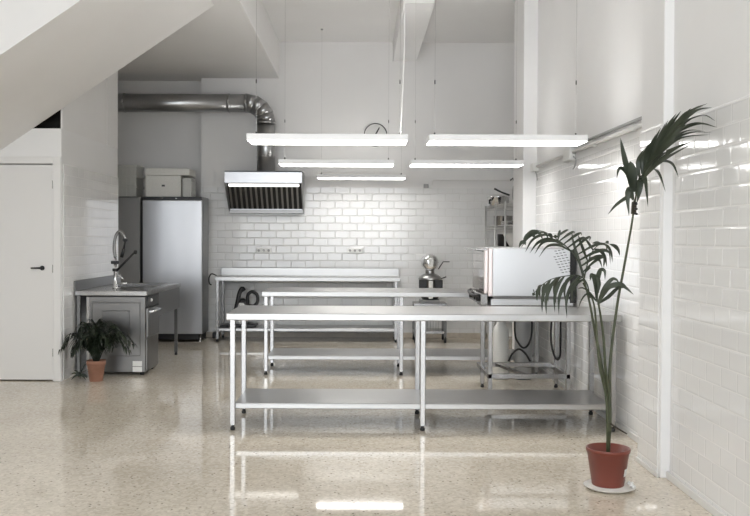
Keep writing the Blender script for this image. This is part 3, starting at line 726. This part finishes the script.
PX_ = thing('potted_palm', 'tall kentia palm in red-brown plastic pot by the right wall', 'potted plant', (1.455, 5.2, .022))
px, py = 1.455, 5.2
pb = newbm(); lathe(pb, (px, py, .022), [(.088, 0), (.092, .004), (.121, .195), (.126, .197), (.128, .215), (.126, .219), (.118, .218), (.113, .16), (.001, .158)], 48)
pot = obj('pot', pb, M['red_pot'], PX_)
pb = newbm(); lathe(pb, (px, py, .165), [(.112, 0), (.112, .012), (.06, .02), (.001, .022)], 32); obj('soil', pb, M['soil'], PX_)
lbm = newbm()                                                               # curved white label on the pot's side
n = 5
rows = []
for i in range(n+1):
    a = math.radians(-48 + 56*i/n)
    rows.append([lbm.verts.new((px+math.cos(a)*rr, py+math.sin(a)*rr, z)) for rr, z in ((.1027, .085), (.1096, .13))])
for i in range(n): lbm.faces.new((rows[i][0], rows[i+1][0], rows[i+1][1], rows[i][1]))
obj('pot_label', lbm, M['paper'], pot, 'white pot label')

def stem(pts, r0, r1, m='stem'):
    pp = catmull([at(*p) for p in pts], 6); n = len(pp)
    return obj('stem', tube(newbm(), pp, [r0+(r1-r0)*i/(n-1) for i in range(n)], 8), M[m], PX_)
base = (608, 456, 5.2)
stem([base, (608.5, 420, 5.2), (607, 395, 5.2), (602, 368, 5.2), (594, 326, 5.22), (589, 300, 5.23), (583.5, 278, 5.24)], .013, .0052)
stem([base, (609.5, 420, 5.19), (609, 395, 5.19), (605.5, 368, 5.18), (603, 333, 5.17), (598, 300, 5.15)], .012, .006)
stem([base, (610, 420, 5.22), (609.6, 395, 5.22), (609.8, 369, 5.23), (612, 344, 5.24), (617.5, 303, 5.26), (622, 278, 5.28), (628, 245, 5.3), (632.5, 219, 5.32), (634.5, 200, 5.33)], .011, .0058)
stem([base, (607.5, 420, 5.17), (606, 395, 5.17), (600, 368, 5.16), (597, 340, 5.16), (596, 322, 5.16), (593, 301, 5.15), (583, 283, 5.14)], .010, .0045)
st_ = newbm(); tube(st_, [at(608, 422, 5.19), at(617, 428, 5.17), at(627, 434, 5.15)], [.006, .005, .004], 8); obj('cut_stalk', st_, M['stem_dark'], PX_, 'dry dark stalk')
sl = newbm(); tube(sl, [at(633.5, 214, 5.325), at(634.3, 202, 5.33)], .016, 12); obj('sheath', sl, M['stem_dark'], PX_)
sl = newbm()
for yy in (203.5, 208.5, 213.5): tube(sl, [at(634.5, yy, 5.31), at(637.5, yy+.6, 5.3)], .006, 8)
obj('tie', sl, M['black'], PX_, 'dark ties round the sheath')

rng = random.Random(11)
def interp(keys, t):
    t = max(0, min(1, t))*(len(keys)-1); i = min(int(t), len(keys)-2); f = t-i
    return tuple(keys[i][k]*(1-f)+keys[i+1][k]*f for k in range(len(keys[0])))
def frond(rachis, sides, w, r0=.0045, jit=1.2):
    """rachis: points; sides: list of (n, t0, t1, tip keys, bulge)"""
    rp = catmull([at(*p) for p in rachis], 8); n = len(rp); bm = newbm()
    tube(bm, rp, [r0*(1-.7*i/(n-1)) for i in range(n)], 6)
    for cnt, t0, t1, keys, bulge in sides:
        for i in range(cnt):
            t = t0+(t1-t0)*i/max(1, cnt-1)
            b0 = rp[min(n-1, int(t*(n-1)))]
            tip = interp(keys, i/max(1, cnt-1)); tip = at(tip[0]+rng.uniform(-jit, jit), tip[1]+rng.uniform(-jit, jit), tip[2]+rng.uniform(-.04, .04))
            d_ = tip-b0; bl_ = interp(bulge, i/max(1, cnt-1))
            off = V((bl_[0], 0, bl_[1]))*d_.length
            nr = V((rng.uniform(-.5, .5), -1, rng.uniform(-.1, .6))).normalized()
            leaflet(bm, [b0, b0+d_*.35+off*.8, b0+d_*.7+off*.85, tip], w*rng.uniform(.8, 1.1), nr)
    o = obj('frond', bm, M['leaf'], PX_); return o
def blades(lst, w):
    bm = newbm()
    for pts, k in lst: leaflet(bm, [at(*p) for p in pts], w*k, V((rng.uniform(-.3, .3), -1, .2)).normalized())
    return obj('frond', bm, M['leaf'], PX_)
# crown frond arching to the right
rb_ = catmull([at(634, 206, 5.33), at(638, 188, 5.3), at(645, 172, 5.225), at(655, 155, 5.13), at(668, 137, 5.0), at(680, 124, 4.89)], 6)
obj('frond_rib', tube(newbm(), rb_, [.006-.004*i/(len(rb_)-1) for i in range(len(rb_))], 6), M['stem'], PX_)
blades([([(642, 180, 5.193), (655, 166, 5.068), (670, 156, 4.924), (693, 143.4, 4.704)], 1.0),
        ([(644, 177, 5.174), (656, 164, 5.059), (668, 154, 4.944), (683, 145, 4.8)], 1.0),
        ([(646, 172, 5.155), (660, 156, 5.02), (678, 147, 4.848), (694, 141, 4.694)], 1.0),
        ([(650, 165, 5.116), (664, 149, 4.982), (682, 138, 4.809), (710, 134.5, 4.54)], 1.0),
        ([(652, 160, 5.097), (668, 143, 4.944), (690, 133, 4.732), (711.5, 132.5, 4.526)], 1.0),
        ([(654, 157, 5.078), (670, 140, 4.924), (688, 131, 4.752), (704, 131, 4.598)], 1.0),
        ([(658, 151, 5.04), (674, 134, 4.886), (698, 124, 4.656), (717, 127.3, 4.473)], 1.0),
        ([(660, 149, 5.02), (676, 132, 4.867), (694, 123.5, 4.694), (708, 124, 4.56)], 1.0),
        ([(663, 145, 4.992), (680, 126, 4.828), (702, 115.5, 4.617), (715.5, 121, 4.488)], 1.0),
        ([(664, 143, 4.982), (680, 126, 4.828), (697, 117, 4.665), (710, 117, 4.54)], 1.0),
        ([(668, 137, 4.944), (682, 122, 4.809), (697, 110.5, 4.665), (712, 107.5, 4.521)], 1.0),
        ([(668, 136, 4.944), (682, 120, 4.809), (694, 109.5, 4.694), (707.5, 103.5, 4.564)], 1.0),
        ([(666, 138, 4.963), (678, 122, 4.848), (688, 112, 4.752), (703, 106, 4.608)], 1.0),
        ([(662, 143, 5.091), (671, 128, 5.005), (682, 116, 4.899), (691, 108, 4.813)], 1.0),
        ([(660, 146, 5.11), (666, 132, 5.053), (674, 120, 4.976), (681, 111, 4.909)], 1.0),
        ([(656, 151, 5.149), (663, 137, 5.082), (669, 124, 5.024), (676.5, 113.5, 4.952)], 1.0),
        ([(652, 157, 5.187), (658, 142, 5.13), (663, 131, 5.082), (668, 120, 5.034)], 1.0),
        ([(650, 160, 5.206), (655, 146, 5.158), (660, 134, 5.11), (666, 122, 5.053)], 1.0),
        ([(647, 164, 5.235), (651, 150, 5.197), (655, 139, 5.158), (661, 127.5, 5.101)], 1.0),
        ([(644, 170, 5.264), (646, 156, 5.245), (650, 146, 5.206), (656, 134, 5.149)], 1.25),
        ([(642, 174, 5.283), (642, 162, 5.283), (645, 152, 5.254), (650, 142, 5.206)], 1.25),
        ([(640, 180, 5.302), (638, 166, 5.322), (639, 158, 5.312), (644, 149, 5.264)], 1.25),
        ([(645, 172, 5.214), (652, 158, 5.147), (660, 147, 5.07), (668, 138, 4.994)], 1.25),
        ([(648, 168, 5.186), (658, 152, 5.09), (668, 140, 4.994), (677, 132, 4.907)], 1.25),
        ([(643, 178, 5.234), (650, 164, 5.166), (657, 154, 5.099), (664, 147, 5.032)], 1.25),
        ([(641, 182, 5.253), (646, 168, 5.205), (652, 158, 5.147), (658, 151, 5.09)], 1.25),
        ([(655, 154, 5.118), (666, 140, 5.013), (676, 129, 4.917), (686, 121, 4.821)], 1.25)], .0105)
blades([([(632, 192, 5.32), (627, 170, 5.3), (623, 152, 5.28), (620.3, 137.5, 5.27)], 1.25),
        ([(634, 192, 5.31), (633, 176, 5.29), (631, 166, 5.28), (630, 161, 5.28)], 1.9),
        ([(640, 186, 5.287), (648, 171, 5.196), (655, 170, 5.118), (660, 176, 5.065), (665.5, 192, 5.008)], .95),
        ([(641, 182, 5.278), (652, 164, 5.152), (665, 161.5, 5.017), (673, 165, 4.936), (678.5, 177, 4.878)], .9),
        ([(638, 192, 5.297), (641, 178, 5.253), (645, 180, 5.209), (648, 207, 5.176)], 1.25),
        ([(636, 194, 5.311), (640, 180, 5.257), (639.5, 190, 5.247), (637, 203, 5.266)], 1.4),
        ([(632, 186, 5.33), (625, 171, 5.34), (619, 168.5, 5.34), (616.5, 179, 5.34)], .85),
        ([(633, 198, 5.3), (627, 197.5, 5.28), (616, 205, 5.26), (608, 214.5, 5.25)], .75),
        ([(633, 200, 5.28), (630, 190, 5.26), (627.5, 196, 5.25), (629, 216, 5.24)], 1.35),
        ([(638, 190, 5.312), (645, 172, 5.234), (655, 158, 5.128), (666, 152, 5.018)], 1.2)], .0145)
# left arching frond
frond([(583, 277, 5.24), (578, 261, 5.2), (569, 249, 5.15), (558, 240, 5.1), (547, 233, 5.05), (535, 231, 5.02), (522, 242, 5.0)],
      [(9, .05, .55, [(602, 266, 5.35), (606, 268, 5.36), (613, 262, 5.36), (590, 240, 5.3), (585, 240, 5.28), (577, 233, 5.25), (569, 229, 5.2)], [(.22, .36), (.12, .10)]),
       (7, .50, .98, [(561, 229, 5.1), (556, 240, 5.08), (551, 240, 5.06), (544, 239, 5.03), (537, 238, 5.0), (526, 246, 4.98)], [(0, .16), (0, .12)]),
       (8, .30, .99, [(538, 257, 5.05), (534, 253, 5.03), (526, 254, 5.0), (519, 248, 4.98), (524, 239, 4.97), (518, 248, 4.97)], [(-.05, .24), (-.03, .14)])], .0098)
frond([(584, 279, 5.26), (588, 262, 5.3), (594, 249, 5.36), (604, 243, 5.42), (612, 245, 5.46)],
      [(5, .1, .95, [(590, 268, 5.3), (601, 267, 5.34), (606, 268, 5.37), (613, 262, 5.42), (621, 256, 5.48)], [(.12, .30), (.08, .16)]),
       (5, .05, .9, [(571, 231, 5.25), (578, 233, 5.28), (585, 239, 5.32), (591, 244, 5.36), (606, 241, 5.45)], [(-.04, .03), (-.02, .06)])], .0108)
# lower left drooping frond
frond([(590, 298, 5.16), (587, 284, 5.13), (580, 276, 5.08), (566, 276, 5.02), (552, 279, 4.97), (542, 285, 4.94), (533, 294, 4.92)],
      [(9, .25, .98, [(572, 303, 5.0), (566, 321, 4.98), (558, 312, 4.97), (553, 312, 4.95), (541, 318, 4.93), (546, 304, 4.92), (537, 303, 4.9), (533, 295, 4.9)], [(-.12, .12), (-.06, .10)]),
       (6, .3, .98, [(577, 297, 5.2), (562, 305, 5.18), (551, 303, 5.14), (543, 300, 5.08), (534, 292, 5.0)], [(-.12, .16), (-.06, .10)])], .0112)
# low right frond
blades([([(598, 303, 5.15), (603, 290, 5.12), (611, 280, 5.1), (616, 279.5, 5.08), (619.5, 284, 5.07)], .9),
        ([(598, 304, 5.15), (606, 289, 5.1), (619, 284, 5.06), (626, 288, 5.03), (633.5, 294.5, 5.01)], 1.1),
        ([(598, 305, 5.15), (604, 293, 5.12), (611, 287, 5.1), (625, 287.5, 5.06)], 1.0),
        ([(597, 300, 5.16), (597, 283, 5.14), (600, 271, 5.12), (604.5, 271, 5.1), (605, 280, 5.1)], 1.1),
        ([(596, 296, 5.15), (594, 279, 5.13), (591, 275, 5.12), (590, 281, 5.11)], 1.05),
        ([(596, 298, 5.18), (597, 284, 5.2), (595, 276, 5.2), (592, 275, 5.2)], 1.2),
        ([(597, 296, 5.14), (599, 284, 5.1), (597, 277, 5.08), (599, 292, 5.06)], .9),
        ([(597, 301, 5.16), (590, 293, 5.12), (583, 288, 5.1), (577, 289, 5.08)], .4),
        ([(597, 302, 5.16), (588, 294, 5.13), (582, 299, 5.1), (578.5, 308, 5.08)], .4),
        ([(598, 304, 5.2), (608, 297, 5.26), (618, 288, 5.3), (624, 288, 5.33)], .9)], .0125)
sc = newbm(); lathe(sc, (1.462, 5.19, 0), [(.10, 0), (.115, .004), (.146, .018), (.149, .021), (.145, .022), (.11, .0125), (.10, .0215), (.001, .0215)], 48)
single('plant_saucer', sc, M['saucer'], 'white round saucer under the red-brown pot', 'saucer')
sc = newbm()
for k in range(26):
    a = rng.uniform(-.5, .75); rr = rng.uniform(.112, .135); s = rng.uniform(.004, .009)
    bmesh.ops.create_icosphere(sc, subdivisions=1, radius=s, matrix=Matrix.Translation((1.462+rr*math.cos(a), 5.19+rr*math.sin(a), .020+s*.8+(.008 if k % 3 == 0 else 0))))
o = single('white_gravel', sc, M['paper'], 'loose white gravel lying on the saucer beside the pot', 'gravel'); o['kind'] = 'stuff'

# small palm by the closet wall
Q = thing('potted_fern_palm', 'small dark bushy palm in terracotta pot beside the dishwasher', 'potted plant', (-2.685, 9.02, 0))
qx, qy = -2.685, 9.02
qb = newbm(); lathe(qb, (qx, qy, 0), [(.062, 0), (.066, .004), (.088, .165), (.095, .167), (.097, .21), (.094, .213), (.086, .212), (.08, .18), (.001, .178)], 40); obj('pot', qb, M['terracotta'], Q)
qb = newbm(); lathe(qb, (qx, qy, .176), [(.08, 0), (.078, .014), (.001, .018)], 24); obj('soil', qb, M['soil'], Q)
rng2 = random.Random(5)
def small_frond(az, reach, rise, drop, lw=.011, n=15, ll=.16, z0=.19):
    bm = newbm(); d_ = V((math.cos(az), math.sin(az), 0)); s_ = V((-d_.y, d_.x, 0))
    p0 = V((qx, qy, z0))+d_*.02
    rp = catmull([p0, p0+d_*reach*.22+V((0, 0, rise*.62)), p0+d_*reach*.62+V((0, 0, rise)), p0+d_*reach+V((0, 0, rise-drop))], 8)
    m_ = len(rp); tube(bm, rp, [.005*(1-.7*i/(m_-1)) for i in range(m_)], 6)
    for i in range(n):
        t = .22+.78*i/(n-1); k = min(m_-1, int(t*(m_-1))); b0 = rp[k]; tg = (rp[min(k+1, m_-1)]-rp[max(k-1, 0)]).normalized()
        l_ = ll*math.sin(PI*(.16+.72*t))*rng2.uniform(.85, 1.15)
        for sg in (-1, 1):
            dr_ = (tg*.75+s_*sg*.8+V((0, 0, .15))).normalized()
            leaflet(bm, [b0, b0+dr_*l_*.5+V((0, 0, .01)), b0+dr_*l_*.95-V((0, 0, l_*.45))], lw, V((0, 0, 1)), .3)
    obj('frond', bm, M['leaf_dark'], Q)
for az, re_, ri, dp in ((3.25, .32, .26, .13), (2.6, .20, .34, .08), (4.1, .24, .25, .10), (4.9, .2, .27, .08), (5.6, .28, .27, .10), (6.15, .36, .28, .09), (.35, .22, .33, .06), (1.2, .16, .36, .05), (1.9, .15, .38, .06), (5.2, .12, .36, .05), (3.7, .13, .36, .05), (.0, .30, .22, .10), (4.5, .15, .20, .06), (5.3, .17, .18, .06), (3.5, .2, .18, .08), (.6, .12, .24, .05), (4.75, .10, .30, .06)):
    small_frond(az, re_, ri, dp)
qb = newbm(); leaf_c = V((-2.86, 9.03, .05))
for k in range(9):
    a = rng2.uniform(0, 2*PI); e = leaf_c+V((math.cos(a)*.09, math.sin(a)*.05, .05*math.sin(3*a)+.01)); leaflet(qb, [leaf_c, (leaf_c+e)/2+V((0, 0, .02)), e], .010, V((0, -1, .4)).normalized())
tube(qb, [V((qx-.06, qy, .20)), V((qx-.12, qy, .16)), leaf_c], .004, 6)
obj('frond', qb, M['leaf_dark'], Q)

# ------------------------------------------------------------------ light, world, camera
w_ = bpy.data.worlds.new('sky'); S.world = w_; w_.use_nodes = True
bg = w_.node_tree.nodes['Background']; bg.inputs['Color'].default_value = (.90, .95, 1., 1); bg.inputs['Strength'].default_value = 4.2
pl = bpy.data.lights.new('window_portal', 'AREA'); pl.shape = 'RECTANGLE'; pl.size = 5.6; pl.size_y = 3.75
pl.cycles.is_portal = True
po = bpy.data.objects.new('window_portal', pl); COL.objects.link(po); po.location = (-1.2, YF-.16, 2.025); po.rotation_euler = (PI/2, 0, 0)

cd = bpy.data.cameras.new('camera'); cam = bpy.data.objects.new('camera', cd); COL.objects.link(cam); S.camera = cam
cd.sensor_width = 36; cd.lens = 890/750*36; cd.shift_x = 14/750; cd.shift_y = -4.1/750; cd.clip_start = .05
cam.location = (0, 0, 1.46)
cam.rotation_euler = (Matrix.Rotation(math.radians(90-1.0), 3, 'X') @ Matrix.Rotation(RL, 3, 'Z')).to_euler()

S.view_settings.view_transform = 'Standard'; S.view_settings.look = 'None'; S.view_settings.gamma = 1; S.view_settings.use_curve_mapping = False
S.view_settings.exposure = 0.5
S.cycles.max_bounces = 10; S.cycles.diffuse_bounces = 6; S.cycles.glossy_bounces = 5; S.cycles.caustics_reflective = False
S.cycles.use_denoising = True; S.cycles.sample_clamp_indirect = 6
